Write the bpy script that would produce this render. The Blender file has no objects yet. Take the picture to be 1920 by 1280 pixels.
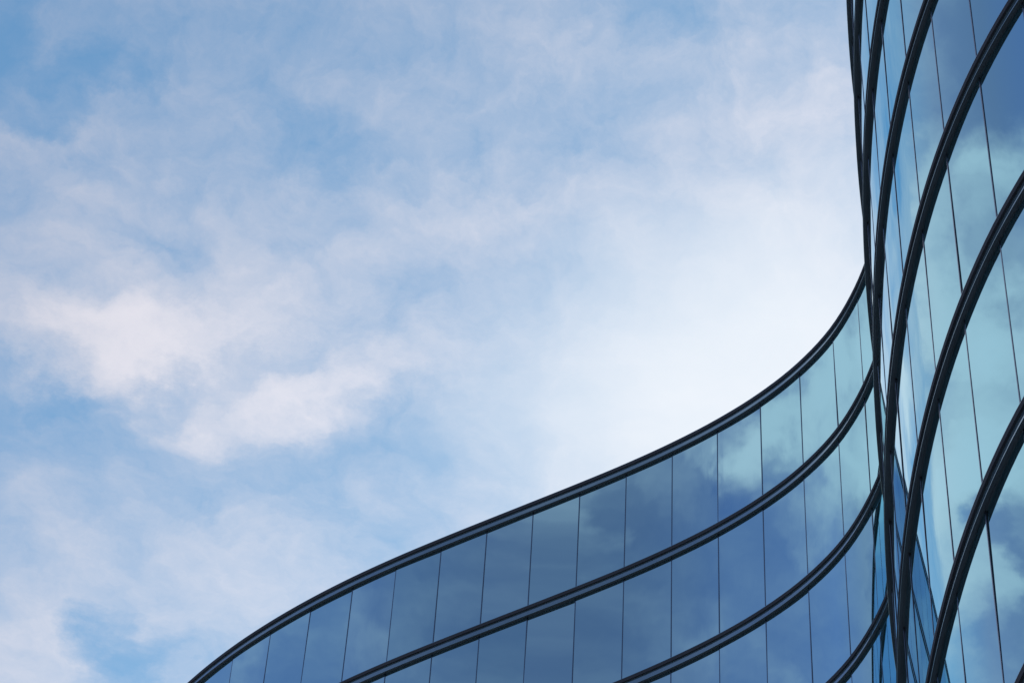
import bpy, math, random
from mathutils import Vector, Matrix, noise

random.seed(7)
scene = bpy.context.scene
COL = scene.collection
R = math.radians

# ------------------------------------------------------------------ measures (metres, degrees)
EYE = 1.7                       # camera height above the plaza
STOREY = 4.0
BAY = 1.24271                  # width of one glass bay
HEADINGS = [109.51, 103.35, 98.2, 93.87, 89.93, 86.66, 84.13, 81.69, 78.97, 75.84, 72.85, 71.17, 71.76, 74.76, 79.49, 84.87, 90.1, 95.31, 101.64, 110.6, 122.15, 131.25, 137.95, 142.71, 145.88, 148.01, 148.89, 149.04, 148.76, 147.78, 145.85, 143.19, 140.16, 136.55]           # direction of each bay along the serpentine front
START = (6.3454, 23.5827)
TOP_SOFFIT = 55.1633 + 16.0 + EYE   # underside of the topmost band
N_BANDS = 18
GLASS_N = -0.008                # glass lies this far behind the mullion noses

# the two ends of the front, beyond what the photograph shows
PRE = [180, 180, 180, 180, 176, 170, 163, 155, 147, 139, 131, 123.4, 116.2]
POST = [132.2, 127.5, 122.5, 116.5, 109.5, 102, 93, 84, 75, 66, 58, 52, 50, 50]

heads = PRE + HEADINGS + POST
p = Vector(START)
for a in reversed(PRE):
    p = p - BAY * Vector((math.cos(R(a)), math.sin(R(a))))
NODES = [p.copy()]
for a in heads:
    p = p + BAY * Vector((math.cos(R(a)), math.sin(R(a))))
    NODES.append(p.copy())
NB = len(heads)
VH = [R(heads[0])] + [R((heads[i] + heads[i + 1]) / 2) for i in range(NB - 1)] + [R(heads[-1])]


def curve(i, t):
    """point and unit tangent on bay i (0..1), a smooth Hermite curve through the nodes"""
    a, b = NODES[i], NODES[i + 1]
    ta = BAY * Vector((math.cos(VH[i]), math.sin(VH[i])))
    tb = BAY * Vector((math.cos(VH[i + 1]), math.sin(VH[i + 1])))
    t2, t3 = t * t, t * t * t
    pos = a * (2*t3 - 3*t2 + 1) + ta * (t3 - 2*t2 + t) + b * (-2*t3 + 3*t2) + tb * (t3 - t2)
    h = VH[i] * (1 - t) + VH[i + 1] * t
    return pos, Vector((math.cos(h), math.sin(h)))


def outward(tan):
    return Vector((-tan.y, tan.x))


# ------------------------------------------------------------------ materials
def new_mat(name):
    m = bpy.data.materials.new(name)
    m.use_nodes = True
    nt = m.node_tree
    return m, nt, nt.nodes['Principled BSDF']


def node(nt, kind, **kw):
    n = nt.nodes.new(kind)
    for k, v in kw.items():
        setattr(n, k, v)
    return n


def glass_material():
    m, nt, b = new_mat('mirror_glass')
    b.inputs['Metallic'].default_value = 1.0
    b.inputs['Roughness'].default_value = 0.015
    b.inputs['Specular Tint'].default_value = (0.75, 0.97, 1.0, 1)
    oi = node(nt, 'ShaderNodeObjectInfo')
    mix = node(nt, 'ShaderNodeMix', data_type='RGBA')
    mix.inputs['A'].default_value = (0.42, 0.75, 0.83, 1)
    mix.inputs['B'].default_value = (0.46, 0.78, 0.86, 1)
    nt.links.new(oi.outputs['Random'], mix.inputs['Factor'])
    nt.links.new(mix.outputs['Result'], b.inputs['Base Color'])
    # faint roller-wave of toughened glass
    tc = node(nt, 'ShaderNodeTexCoord')
    ns = node(nt, 'ShaderNodeTexNoise')
    ns.inputs['Scale'].default_value = 0.9
    ns.inputs['Detail'].default_value = 1.0
    bp = node(nt, 'ShaderNodeBump')
    bp.inputs['Strength'].default_value = 0.10
    bp.inputs['Distance'].default_value = 0.004
    nt.links.new(tc.outputs['Object'], ns.inputs['Vector'])
    nt.links.new(ns.outputs['Fac'], bp.inputs['Height'])
    nt.links.new(bp.outputs['Normal'], b.inputs['Normal'])
    return m


def metal_material(name, col, metallic, rough, var=0.25, spec=0.5):
    m, nt, b = new_mat(name)
    b.inputs['Specular IOR Level'].default_value = spec
    b.inputs['Metallic'].default_value = metallic
    tc = node(nt, 'ShaderNodeTexCoord')
    ns = node(nt, 'ShaderNodeTexNoise')
    ns.inputs['Scale'].default_value = 1.7
    ns.inputs['Detail'].default_value = 6.0
    nt.links.new(tc.outputs['Object'], ns.inputs['Vector'])
    mix = node(nt, 'ShaderNodeMix', data_type='RGBA')
    mix.inputs['A'].default_value = (*[c * (1 - var) for c in col], 1)
    mix.inputs['B'].default_value = (*[c * (1 + var) for c in col], 1)
    nt.links.new(ns.outputs['Fac'], mix.inputs['Factor'])
    nt.links.new(mix.outputs['Result'], b.inputs['Base Color'])
    mr = node(nt, 'ShaderNodeMapRange')
    mr.inputs['To Min'].default_value = rough * 0.85
    mr.inputs['To Max'].default_value = rough * 1.15
    nt.links.new(ns.outputs['Fac'], mr.inputs['Value'])
    nt.links.new(mr.outputs['Result'], b.inputs['Roughness'])
    return m


GLASS = glass_material()
WEB = metal_material('blue_grey_spandrel', (0.20, 0.34, 0.42), 0.72, 0.05, 0.08)
TRIM = metal_material('anodised_edge', (0.24, 0.43, 0.53), 1.0, 0.18)
DARK = metal_material('charcoal_paint', (0.055, 0.062, 0.072), 0.0, 0.8, spec=0.05)
DARK2 = metal_material('charcoal_soffit', (0.060, 0.067, 0.080), 0.0, 0.45)
NOSE = metal_material('anodised_nose', (0.11, 0.18, 0.26), 1.0, 0.2)
FLANK = metal_material('shaded_flank', (0.012, 0.014, 0.018), 0.0, 0.5, spec=0.3)  # mullion sides coloured darker than the nose, standing in for their dim reflections
ROOF = metal_material('roof_membrane', (0.12, 0.12, 0.12), 0.0, 0.9)


# ------------------------------------------------------------------ objects
def link_mesh(name, verts, faces, mat, parent=None, normals=None, smooth=True):
    me = bpy.data.meshes.new(name)
    me.from_pydata([tuple(v) for v in verts], [], faces)
    me.materials.append(mat)
    if smooth:
        me.polygons.foreach_set('use_smooth', [True] * len(me.polygons))
    me.update()
    if normals:
        me.normals_split_custom_set(normals)
    o = bpy.data.objects.new(name, me)
    COL.objects.link(o)
    if parent:
        o.parent = parent
        o.location = -parent.location
    return o


BUILDING = bpy.data.objects.new('glass_office_building', None)
COL.objects.link(BUILDING)
BUILDING.location = (7.0, 40.0, 0.0)
BUILDING['label'] = 'serpentine office building of blue mirror glass with dark floor bands and thin upright mullions'
BUILDING['category'] = 'building'


def sweep(profile, z0, sub=5, caps=True):
    """sweep an open list of (n, z) profile points along the whole front; flat-shaded across the profile, smooth along the curve"""
    verts, faces, normals = [], [], []
    stations = []
    for i in range(NB):
        for k in range(sub):
            stations.append(curve(i, k / sub))
    stations.append(curve(NB - 1, 1.0))
    for j in range(len(profile) - 1):
        (n0, a0), (n1, a1) = profile[j], profile[j + 1]
        # outward-facing normal of this strip
        dn, dz = n1 - n0, a1 - a0
        ln = math.hypot(dn, dz)
        nn, nz = dz / ln, -dn / ln
        base = len(verts)
        for pos, tan in stations:
            o = outward(tan)
            for (n, a) in ((n0, a0), (n1, a1)):
                q = pos + o * n
                verts.append((q.x, q.y, z0 + a))
        for s in range(len(stations) - 1):
            b0 = base + 2 * s
            faces.append((b0, b0 + 1, b0 + 3, b0 + 2))
            for st in (s, s, s + 1, s + 1):
                o = outward(stations[st][1])
                normals.append((o.x * nn, o.y * nn, nz))
    return verts, faces, normals


# profile of one floor band, n outward from the mullion noses, z up from the soffit
P_SOFFIT = [(-0.075, 0.003), (0.006, 0.003), (0.006, 0.0), (0.011, 0.0), (0.011, 0.006), (0.014, 0.006), (0.014, 0.0), (0.062, 0.0)]
P_LEDGE = [(0.062, 0.0), (0.064, 0.002), (0.064, 0.011), (0.062, 0.013), (0.024, 0.013)]
P_WEB = [(0.024, 0.013), (0.024, 0.240)]
P_FASCIA = [(0.024, 0.240), (0.059, 0.240), (0.059, 0.346)]
P_LIP = [(0.059, 0.346), (0.062, 0.346), (0.062, 0.358), (0.060, 0.362), (-0.075, 0.362)]

for k in range(N_BANDS):
    zs = TOP_SOFFIT - STOREY * k + 0.06
    v, f, n = sweep(P_WEB, zs)
    band = link_mesh('floor_band', v, f, WEB, BUILDING, n)
    for nm, prof, mt in (('soffit', P_SOFFIT, DARK2), ('ledge', P_LEDGE, TRIM), ('fascia', P_FASCIA, DARK), ('edge_trim', P_LIP, TRIM)):
        v, f, n = sweep(prof, zs)
        o = link_mesh(nm, v, f, mt, None, n)
        o.parent = band

# mullions: one slim box per bay line and full height, its nose at n = 0
MW = 0.025
for i in range(NB + 1):
    pos = NODES[i]
    tan = Vector((math.cos(VH[i]), math.sin(VH[i])))
    o = outward(tan)
    sec = [(-MW/2, -0.06), (-MW/2, -0.003), (-MW/2 + 0.003, 0.0), (MW/2 - 0.003, 0.0), (MW/2, -0.003), (MW/2, -0.06)]
    ring = [pos + tan * s + o * n for s, n in sec]
    zt, zb = TOP_SOFFIT + 0.2, 0.0
    verts = [(q.x, q.y, zb) for q in ring] + [(q.x, q.y, zt) for q in ring]
    m = len(ring)
    faces = [(j, j + 1, j + 1 + m, j + m)[::-1] for j in range(m - 1)]
    mo = link_mesh('mullion', verts, faces, FLANK, BUILDING, smooth=False)
    mo.data.materials.append(NOSE)
    for j in (1, 2, 3):
        mo.data.polygons[j].material_index = 1

# ------------------------------------------------------------------ camera
F_PX = 7023.22
cam = bpy.data.cameras.new('camera')
cam.sensor_fit = 'HORIZONTAL'
cam.sensor_width = 36.0
cam.lens = 36.0 * F_PX / 1920.0
cam.clip_end = 20000
cam_ob = bpy.data.objects.new('camera', cam)
COL.objects.link(cam_ob)
th, ro = R(55.6996), R(3.9861)
fw = Vector((0, math.cos(th), math.sin(th)))
up = Vector((0, -math.sin(th), math.cos(th)))
rt = Vector((1, 0, 0))
r2 = rt * math.cos(ro) + up * math.sin(ro)
u2 = -rt * math.sin(ro) + up * math.cos(ro)
rot = Matrix((r2, u2, -fw)).transposed()
cam_ob.matrix_world = Matrix.Translation((0, 0, EYE)) @ rot.to_4x4()
scene.camera = cam_ob


def to_px(P):
    d = Vector(P) - Vector((0, 0, EYE))
    w = d.dot(fw)
    return 960 + F_PX * d.dot(r2) / w, 640 - F_PX * d.dot(u2) / w


# ------------------------------------------------------------------ window panes
def pane_geometry(i, zb, zt, sub=6, tilt=(0.0, 0.0)):
    verts, faces, normals = [], [], []
    rows = []
    for k in range(sub + 1):
        pos, tan = curve(i, k / sub)
        o = outward(tan)
        rows.append((pos, o, tan))
    dy, dp = tilt
    def at(k, z, depth):
        pos, o, tan = rows[k]
        s = (k / sub - 0.5) * BAY
        shift = dy * s + dp * (z - (zb + zt) / 2)
        q = pos + o * (GLASS_N - depth + shift)
        return (q.x, q.y, z)
    for k in range(sub + 1):
        verts += [at(k, zb, 0), at(k, zt, 0)]
    def nrm(k):
        pos, o, tan = rows[k]
        v = Vector((o.x, o.y, 0)) - Vector((tan.x, tan.y, 0)) * dy - Vector((0, 0, dp))
        return tuple(v.normalized())
    for k in range(sub):
        faces.append((2*k, 2*k + 1, 2*k + 3, 2*k + 2))
        normals += [nrm(k), nrm(k), nrm(k + 1), nrm(k + 1)]
    nf = len(verts)
    for k in range(sub + 1):
        verts += [at(k, zb, 0.02), at(k, zt, 0.02)]
    for k in range(sub):
        a = nf + 2*k
        faces.append((a, a + 2, a + 3, a + 1))
        nn = nrm(k)
        normals += [tuple(-c for c in nn)] * 4
    # edges
    last = 2 * sub
    for quad, nn in (((0, nf, nf + 1, 1), -rows[0][2]), ((last, last + 1, nf + last + 1, nf + last), rows[-1][2])):
        faces.append(quad)
        normals += [(nn.x, nn.y, 0)] * 4
    return verts, faces, normals


cells = []
for k in range(N_BANDS):
    zt = TOP_SOFFIT - STOREY * k + 0.062
    zb = TOP_SOFFIT - STOREY * (k + 1) + 0.419 if k < N_BANDS - 1 else 0.0
    for i in range(NB):
        pts = []
        vis = True
        for kk in (0.0, 0.5, 1.0):
            pos, tan = curve(i, kk)
            if outward(tan).dot(pos) > 0:
                vis = False
            for z in (zb, (zb + zt) / 2, zt):
                pts.append(to_px((pos.x, pos.y, z)))
        inside = sum(1 for x, y in pts if 0 <= x <= 1920 and 0 <= y <= 1280)
        hidden = len(PRE) + 9 <= i < len(PRE) + 18
        (x0, y0), (x1, y1), (x2, y2), (x3, y3) = pts[0], pts[2], pts[8], pts[6]
        area = abs((x0*y1 - x1*y0) + (x1*y2 - x2*y1) + (x2*y3 - x3*y2) + (x3*y0 - x0*y3)) / 2
        score = area * inside / 9 if (vis and not hidden) else 0
        cells.append((score, i, zb, zt))
cells.sort(key=lambda c: -c[0])
shown = [c for c in cells if c[0] > 0][:100]
rest = [c for c in cells if c not in shown]


def pane_tilt():
    return (random.gauss(0, R(0.2)), random.gauss(0, R(0.12)))


for sc_, i, zb, zt in sorted(shown, key=lambda c: (c[1], -c[3])):
    v, f, n = pane_geometry(i, zb, zt, tilt=pane_tilt())
    link_mesh('window_pane', v, f, GLASS, BUILDING, n)
V, F, NN = [], [], []
for sc_, i, zb, zt in rest:
    v, f, n = pane_geometry(i, zb, zt, tilt=pane_tilt())
    b = len(V)
    V += v
    F += [tuple(b + x for x in q) for q in f]
    NN += n
o = link_mesh('window_pane', V, F, GLASS, BUILDING, NN)
o['kind'] = 'stuff'

# roof slab and plain rear walls that close the block
A, B = NODES[0], NODES[-1]
roof_pts = []
for i in range(NB):
    for kk in (0, 0.5):
        pos, tan = curve(i, kk)
        roof_pts.append(pos + outward(tan) * -0.08)
back = [B + Vector((6, 6)), Vector((34, 70)), Vector((38, 40)), A + Vector((8, 0.5))]
poly = roof_pts + [B] + back + [A]
zr = TOP_SOFFIT + 0.35
verts = [(q.x, q.y, zr) for q in poly] + [(q.x, q.y, zr - 0.3) for q in poly]
m = len(poly)
faces = [tuple(range(m))[::-1], tuple(range(m, 2 * m))] + [(j, (j + 1) % m, m + (j + 1) % m, m + j) for j in range(m)]
link_mesh('roof', verts, faces, ROOF, BUILDING, smooth=False)
wall_line = [B] + back + [A]
verts, faces = [], []
for q in wall_line:
    verts += [(q.x, q.y, 0), (q.x, q.y, TOP_SOFFIT + 0.4)]
for j in range(len(wall_line) - 1):
    faces.append((2*j, 2*j + 2, 2*j + 3, 2*j + 1))
w = link_mesh('rear_wall', verts, faces, WEB, BUILDING, smooth=False)
sol = w.modifiers.new('thickness', 'SOLIDIFY')
sol.thickness = 0.25

# ------------------------------------------------------------------ ground
m, nt, b = new_mat('plaza_paving')
tc = node(nt, 'ShaderNodeTexCoord')
br = node(nt, 'ShaderNodeTexBrick')
br.inputs['Scale'].default_value = 1.0
br.inputs['Color1'].default_value = (0.34, 0.33, 0.31, 1)
br.inputs['Color2'].default_value = (0.29, 0.285, 0.27, 1)
br.inputs['Mortar'].default_value = (0.08, 0.08, 0.08, 1)
br.inputs['Mortar Size'].default_value = 0.008
nt.links.new(tc.outputs['Object'], br.inputs['Vector'])
nt.links.new(br.outputs['Color'], b.inputs['Base Color'])
b.inputs['Roughness'].default_value = 0.8
g = link_mesh('ground', [(-4000, -4000, 0), (4000, -4000, 0), (4000, 4000, 0), (-4000, 4000, 0)], [(0, 1, 2, 3)], m, smooth=False)
g['kind'] = 'structure'

# ------------------------------------------------------------------ sky and light
SUN_EL, SUN_AZ = 33.0, 24.0       # behind the block; azimuth clockwise from +Y
world = bpy.data.worlds.new('World')
scene.world = world
world.use_nodes = True
nt = world.node_tree
bg = nt.nodes['Background']
L = nt.links.new


def inp(sock, v):
    if hasattr(v, 'is_output'):
        L(v, sock)
    else:
        sock.default_value = v


def math_(op, a, b=None, c=None, clamp=False):
    n = node(nt, 'ShaderNodeMath', operation=op, use_clamp=clamp)
    inp(n.inputs[0], a)
    if b is not None:
        inp(n.inputs[1], b)
    if c is not None:
        inp(n.inputs[2], c)
    return n.outputs[0]


def vmath(op, a, b=None, c=None):
    n = node(nt, 'ShaderNodeVectorMath', operation=op)
    inp(n.inputs[0], a)
    if b is not None:
        inp(n.inputs[1], b)
    if c is not None:
        inp(n.inputs[2], c)
    return n


def mixc(fac, a, b, blend='MIX'):
    n = node(nt, 'ShaderNodeMix', data_type='RGBA', blend_type=blend)
    inp(n.inputs['Factor'], fac)
    inp(n.inputs['A'], a)
    inp(n.inputs['B'], b)
    return n.outputs['Result']


def fbm(vec, scale, detail=8.0, rough=0.55, dist=0.0):
    n = node(nt, 'ShaderNodeTexNoise')
    inp(n.inputs['Vector'], vec)
    n.inputs['Scale'].default_value = scale
    n.inputs['Detail'].default_value = detail
    n.inputs['Roughness'].default_value = rough
    n.inputs['Distortion'].default_value = dist
    return n


sky = node(nt, 'ShaderNodeTexSky')
sky.sky_type = 'NISHITA'
sky.sun_disc = False
sky.sun_elevation = R(SUN_EL)
sky.sun_rotation = R(SUN_AZ)
sky.altitude = 50
sky.air_density = 1.0
sky.dust_density = 1.0
sky.ozone_density = 2.0

tc = node(nt, 'ShaderNodeTexCoord')
direction = tc.outputs['Generated']
sep = node(nt, 'ShaderNodeSeparateXYZ')
L(direction, sep.inputs[0])
zz = math_('MAXIMUM', sep.outputs['Z'], 0.06)
cmb = node(nt, 'ShaderNodeCombineXYZ')
L(math_('DIVIDE', sep.outputs['X'], zz), cmb.inputs[0])
L(math_('DIVIDE', sep.outputs['Y'], zz), cmb.inputs[1])
plane = cmb.outputs[0]            # position on a flat cloud layer one unit overhead

# turbulence lives in bearing and distance; the far cloud lies in long streaks round the horizon
phi = math_('ARCTAN2', sep.outputs['X'], sep.outputs['Y'])
near = math_('MINIMUM', math_('MAXIMUM', phi, R(-20)), R(20))
far = math_('SUBTRACT', phi, near)
mid = math_('MINIMUM', math_('MAXIMUM', far, R(-85)), R(85))
ring = math_('MULTIPLY_ADD', mid, 0.065, math_('MULTIPLY', near, 0.68))
ring = math_('MULTIPLY_ADD', math_('SUBTRACT', far, mid), 0.22, ring)
rad = vmath('LENGTH', plane).outputs['Value']
cm2 = node(nt, 'ShaderNodeCombineXYZ')
L(ring, cm2.inputs[0])
L(rad, cm2.inputs[1])
ringpos = cm2.outputs[0]

away = node(nt, 'ShaderNodeMapRange', interpolation_type='SMOOTHSTEP')
L(math_('ABSOLUTE', far), away.inputs['Value'])
away.inputs['From Max'].default_value = 0.6

# ragged edges: push the layer about with turbulence before the cloud banks are laid in
w1 = fbm(ringpos, 22.0, 7.0, 0.62)
warp = vmath('SUBTRACT', w1.outputs['Color'], (0.5, 0.5, 0.5)).outputs[0]
ppos = vmath('MULTIPLY_ADD', warp, (0.075, 0.075, 0.0), ringpos).outputs[0]

# banks (+) and clear gaps (-) of the cloud layer: x, y, half-axes, turn, weight
BANKS = [(-0.0908, 0.6877, 0.0591, 0.0188, 2.556, 0.16),
 (-0.0842, 0.6736, 0.0191, 0.0123, -2.887, 0.082),
 (-0.0031, 0.6314, 0.0474, 0.0148, 2.866, 0.19),
 (-0.0364, 0.6268, 0.0274, 0.0099, -2.882, 0.082),
 (-0.0587, 0.7122, 0.0522, 0.0102, 2.654, 0.19),
 (-0.0273, 0.685, 0.0215, 0.012, -2.572, 0.102),
 (-0.0397, 0.6994, 0.0208, 0.0083, 2.757, 0.082),
 (0.0965, 0.5893, 0.021, 0.0208, 1.27, 0.15),
 (0.068, 0.594, 0.0283, 0.0134, -3.124, 0.085),
 (0.0943, 0.64, 0.0364, 0.0177, 2.686, 0.122),
 (0.0585, 0.635, 0.0361, 0.0199, 2.938, 0.085),
 (-0.1273, 0.7056, 0.0279, 0.0141, 2.589, 0.102),
 (-0.1287, 0.8374, 0.0271, 0.0215, 1.849, 0.272),
 (-0.136, 0.7896, 0.0289, 0.0197, 2.654, 0.109),
 (-0.0775, 0.7914, 0.042, 0.0206, 3.018, 0.15),
 (-0.09, 0.8181, 0.0182, 0.0094, -3.136, 0.085),
 (0.0493, 0.6172, 0.0646, 0.0293, 2.847, 0.085),
 (-0.0739, 0.6467, 0.047, 0.0228, 2.357, 0.068),
 (0.008, 0.5706, 0.0343, 0.0057, 2.316, 0.082),
 (-0.1553, 0.6154, 0.1024, 0.0695, 2.828, -0.14),
 (-0.1593, 0.7157, 0.1054, 0.043, 1.393, -0.098),
 (-0.1398, 0.6012, 0.0115, 0.0111, 1.645, -0.21),
 (-0.1505, 0.612, 0.011, 0.0087, -3.033, -0.154),
 (-0.1618, 0.6305, 0.0126, 0.0078, 2.811, -0.196),
 (-0.1854, 0.6025, 0.0286, 0.0202, 1.316, -0.21),
 (-0.1198, 0.661, 0.0193, 0.0141, 2.813, -0.154),
 (-0.1663, 0.6833, 0.0228, 0.0185, 1.566, -0.154),
 (-0.1475, 0.6815, 0.0138, 0.0081, 2.79, -0.105),
 (-0.1365, 0.7574, 0.0326, 0.0215, 2.707, -0.14),
 (-0.1305, 0.7352, 0.0198, 0.0085, -2.83, -0.14),
 (-0.0303, 0.7305, 0.068, 0.0147, 2.724, -0.196),
 (-0.1076, 0.8365, 0.0174, 0.011, 1.998, -0.35),
 (-0.0619, 0.6146, 0.0276, 0.0108, -3.112, -0.14),
 (-0.0613, 0.6609, 0.0194, 0.0122, 2.944, -0.084),
 (-0.0629, 0.6207, 0.0183, 0.0098, 2.973, -0.07),
 (-0.1033, 0.7864, 0.0237, 0.0112, -2.871, -0.105),
 (-0.0394, 0.5672, 0.0586, 0.0131, 3.027, -0.084),
 (-0.1084, 0.7178, 0.0134, 0.0084, 2.816, -0.07),
 (-0.1128, 0.6407, 0.0108, 0.0099, 2.647, -0.084),
 (0.0388, 0.5582, 0.0237, 0.0111, 3.125, -0.084),
 (-0.0467, 0.7666, 0.0289, 0.02, 2.885, -0.07),
 (-0.0962, 0.7683, 0.0681, 0.0525, 2.692, 0.06),
 (-0.1766, 0.5997, 0.0482, 0.0437, 2.719, -0.14),
 (-0.0391, 0.7429, 0.084, 0.034, 2.722, -0.05),
 (-0.1014, 0.7193, 0.0403, 0.0077, 2.567, -0.16),
 (-0.1352, 0.7277, 0.0332, 0.0148, 2.808, -0.14),
 (-0.1483, 0.6946, 0.0238, 0.0123, 2.795, -0.1),
 (-0.0766, 0.7038, 0.0101, 0.0063, 2.89, -0.06),
 (-0.1681, 0.6459, 0.0358, 0.0281, 1.445, -0.12),
 (-0.1321, 0.6983, 0.034, 0.0186, 2.813, -0.08),
 (-0.0942, 0.723, 0.0266, 0.0107, 2.886, -0.08),
 (-0.2758, 0.5795, 0.0262, 0.0164, 1.481, -0.35),
 (-0.2593, 0.5695, 0.0205, 0.0134, 1.453, -0.28),
 (-0.2721, 0.6194, 0.0147, 0.0126, 1.496, 0.6),
 (-0.2641, 0.64, 0.0199, 0.0137, 1.501, 0.4),
 (-0.2442, 0.6355, 0.0318, 0.01, 1.472, 0.4),
 (-0.2682, 0.6815, 0.0165, 0.0076, 1.499, -0.2),
 (-0.2574, 0.7008, 0.0294, 0.0117, 1.49, 0.55),
 (-0.2405, 0.6841, 0.0333, 0.0116, 1.472, 0.5),
 (-0.2524, 0.739, 0.0164, 0.0128, 1.558, 0.9),
 (-0.2384, 0.7418, 0.0263, 0.0215, 1.405, 0.95),
 (-0.1446, 0.7, 0.0833, 0.0292, -2.927, 0.6),
 (-0.1808, 0.6445, 0.0755, 0.0278, -2.915, 0.35),
 (-0.2596, 0.7599, 0.0155, 0.0078, 1.513, -0.35),
 (-0.2528, 0.8068, 0.0185, 0.0127, 1.555, -0.15),
 (-0.2596, 0.7986, 0.0275, 0.0068, 1.5, -0.25),
 (-0.2383, 0.7912, 0.032, 0.0178, 1.476, 0.5),
 (-0.2522, 0.7723, 0.0135, 0.0075, 1.516, 0.25),
 (-0.2728, 0.69, 0.0314, 0.0284, 2.579, 0.75),
 (-0.297, 0.7072, 0.0226, 0.0214, 2.102, 0.75),
 (-0.3171, 0.7151, 0.0172, 0.0164, 1.635, 0.6),
 (-0.3293, 0.7184, 0.0118, 0.01, 1.55, 0.45),
 (-0.349, 0.7174, 0.0277, 0.0082, -3.14, 0.4),
 (-0.3289, 0.7441, 0.0084, 0.0077, -3.039, -0.12),
 (-0.3836, 0.7468, 0.0133, 0.006, 1.567, 0.3),
 (-0.3146, 0.8299, 0.012, 0.006, 1.547, 0.18),
 (-0.323, 0.8199, 0.0118, 0.006, 1.604, 0.08),
 (-0.2735, 0.7305, 0.019, 0.0161, 2.932, 0.8),
 (-0.2951, 0.7474, 0.0199, 0.0144, 1.687, 0.4),
 (-0.3129, 0.7491, 0.0133, 0.0084, 1.605, 0.1),
 (-0.3494, 0.8157, 0.0221, 0.0108, 2.816, 0.13),
 (-0.3422, 0.8005, 0.0139, 0.0085, 2.875, 0.06),
 (-0.3521, 0.7352, 0.0182, 0.0131, 3.139, 0.15),
 (-0.3716, 0.7353, 0.0109, 0.0091, 1.575, 0.1),
 (-0.3869, 0.7768, 0.0159, 0.006, 1.571, 0.08)]
HAZE = (0.0871, 0.6972, 0.1359, 0.1046, 2.875)
total = None
for (bx, by, ax, ay, turn, wt) in BANKS:
    mp = node(nt, 'ShaderNodeMapping', vector_type='TEXTURE')
    mp.inputs['Location'].default_value = (bx, by, 0)
    mp.inputs['Rotation'].default_value = (0, 0, turn)
    mp.inputs['Scale'].default_value = (ax * 1.35, ay * 1.35, 1)
    L(ppos, mp.inputs['Vector'])
    gr = node(nt, 'ShaderNodeTexGradient', gradient_type='SPHERICAL')
    L(mp.outputs[0], gr.inputs[0])
    sm = math_('SMOOTH_MIN', gr.outputs['Fac'], 0.85, 0.2)
    total = math_('MULTIPLY', sm, wt) if total is None else math_('MULTIPLY_ADD', sm, wt, total)

# streaky high cloud and finer billows
st = node(nt, 'ShaderNodeMapping', vector_type='TEXTURE')
st.inputs['Rotation'].default_value = (0, 0, 0.35)
st.inputs['Scale'].default_value = (1.9, 1.0, 1.0)
L(vmath('MULTIPLY_ADD', warp, (0.06, 0.06, 0.0), ringpos).outputs[0], st.inputs['Vector'])
n1 = fbm(st.outputs[0], 13.0, 8.0, 0.56, 0.6).outputs['Fac']
n2 = fbm(vmath('MULTIPLY_ADD', warp, (0.03, 0.03, 0.0), ringpos).outputs[0], 44.0, 7.0, 0.68, 0.2).outputs['Fac']
d = math_('MULTIPLY_ADD', math_('SUBTRACT', n1, 0.5), 0.47, 0.435)
d = math_('MULTIPLY_ADD', math_('SUBTRACT', n2, 0.5), math_('MULTIPLY_ADD', away.outputs['Result'], -0.2, 0.52), d)
d = math_('ADD', d, total)
d = math_('MULTIPLY_ADD', away.outputs['Result'], -0.185, d)
mr = node(nt, 'ShaderNodeMapRange', interpolation_type='SMOOTHSTEP')
L(d, mr.inputs['Value'])
mr.inputs['From Min'].default_value = 0.0
mr.inputs['From Max'].default_value = 1.05
cover = mr.outputs['Result']

# brightness of the air and the cloud towards the sun
sd = Vector((math.sin(R(SUN_AZ)) * math.cos(R(SUN_EL)), math.cos(R(SUN_AZ)) * math.cos(R(SUN_EL)), math.sin(R(SUN_EL))))
dot = vmath('DOT_PRODUCT', direction, tuple(sd)).outputs['Value']
gl = node(nt, 'ShaderNodeMapRange', interpolation_type='SMOOTHSTEP')
L(dot, gl.inputs['Value'])
gl.inputs['From Min'].default_value = math.cos(R(40))
gl.inputs['From Max'].default_value = math.cos(R(16))
glow = gl.outputs['Result']

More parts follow.
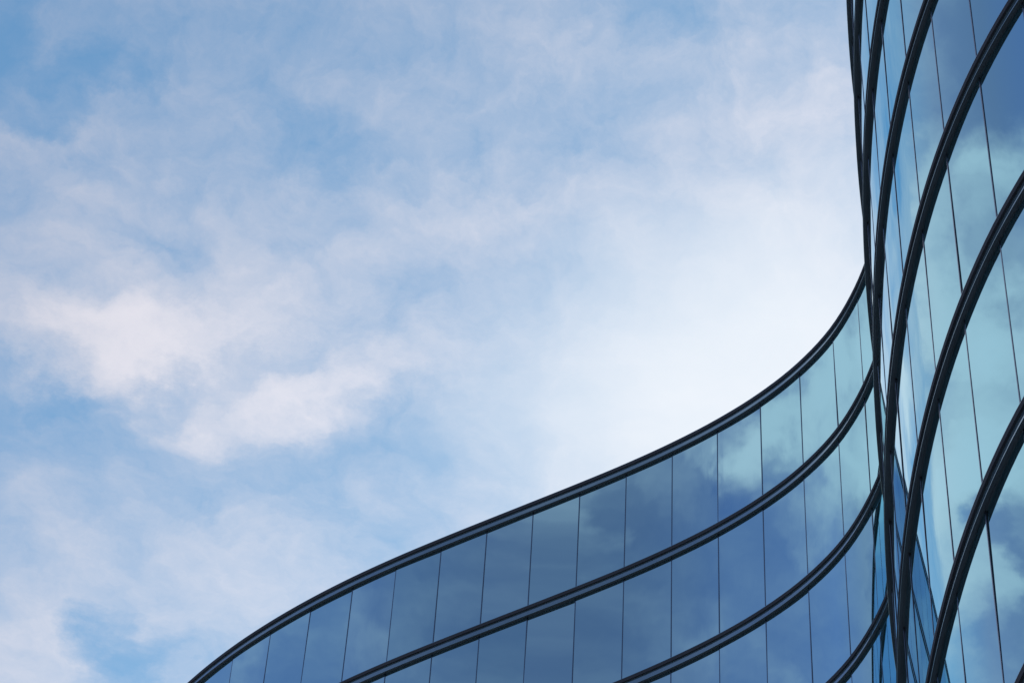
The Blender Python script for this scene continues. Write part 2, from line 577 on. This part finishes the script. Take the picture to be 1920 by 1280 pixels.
rmp = node(nt, 'ShaderNodeValToRGB')
L(math_('DIVIDE', math_('ABSOLUTE', far), R(120)), rmp.inputs['Fac'])
stops = [(0.0, (0.88, 1.42, 1.55)), (0.10, (1.85, 1.42, 1.36)), (0.24, (1.85, 1.42, 1.36)), (0.40, (1.55, 1.44, 1.80)), (0.70, (1.55, 1.42, 1.75)), (0.82, (1.45, 1.20, 1.30))]
while len(rmp.color_ramp.elements) < len(stops):
    rmp.color_ramp.elements.new(0.5)
for el, (pos_, col_) in zip(rmp.color_ramp.elements, stops):
    el.position = pos_
    el.color = (*[c / 2 for c in col_], 1)
tint = vmath('SCALE', rmp.outputs['Color'])
tint.inputs['Scale'].default_value = 2.0
tint = tint.outputs[0]
clear = mixc(1.0, sky.outputs['Color'], tint, 'MULTIPLY')
# a bank of bright haze low beside the hidden sun
hz = node(nt, 'ShaderNodeMapping', vector_type='TEXTURE')
hz.inputs['Location'].default_value = (HAZE[0], HAZE[1], 0)
hz.inputs['Rotation'].default_value = (0, 0, HAZE[4])
hz.inputs['Scale'].default_value = (HAZE[2], HAZE[3], 1)
L(vmath('MULTIPLY_ADD', warp, (0.03, 0.03, 0.0), ringpos).outputs[0], hz.inputs['Vector'])
hg = node(nt, 'ShaderNodeTexGradient', gradient_type='SPHERICAL')
L(hz.outputs[0], hg.inputs[0])
hm = node(nt, 'ShaderNodeMapRange', interpolation_type='SMOOTHSTEP')
L(hg.outputs['Fac'], hm.inputs['Value'])
hm.inputs['From Max'].default_value = 0.8
haze = math_('MULTIPLY', hm.outputs['Result'], 0.82)
cloud_far = (5.75, 5.65, 6.35, 1)
cloud_near = (8.8, 8.8, 9.5, 1)
cloud = mixc(glow, cloud_far, cloud_near)
thick = node(nt, 'ShaderNodeMapRange')
L(d, thick.inputs['Value'])
thick.inputs['From Min'].default_value = 0.6
thick.inputs['From Max'].default_value = 1.4
thick.inputs['To Min'].default_value = 1.0
thick.inputs['To Max'].default_value = 1.12
cloud = vmath('MULTIPLY', cloud, thick.outputs['Result']).outputs[0]
final = mixc(haze, mixc(cover, clear, cloud), (8.5, 8.9, 9.4, 1))
L(final, bg.inputs['Color'])
bg.inputs['Strength'].default_value = 0.1

sun = bpy.data.lights.new('sun', 'SUN')
sun.energy = 2.0
sun.angle = R(3)
sun.color = (1.0, 0.93, 0.84)
so = bpy.data.objects.new('sun', sun)
COL.objects.link(so)
so.rotation_euler = sd.to_track_quat('Z', 'Y').to_euler()
so.location = (20, 20, 120)

# ------------------------------------------------------------------ picture
vs = scene.view_settings
vs.view_transform = 'Standard'
vs.look = 'None'
vs.exposure = 0.1
vs.gamma = 1.0
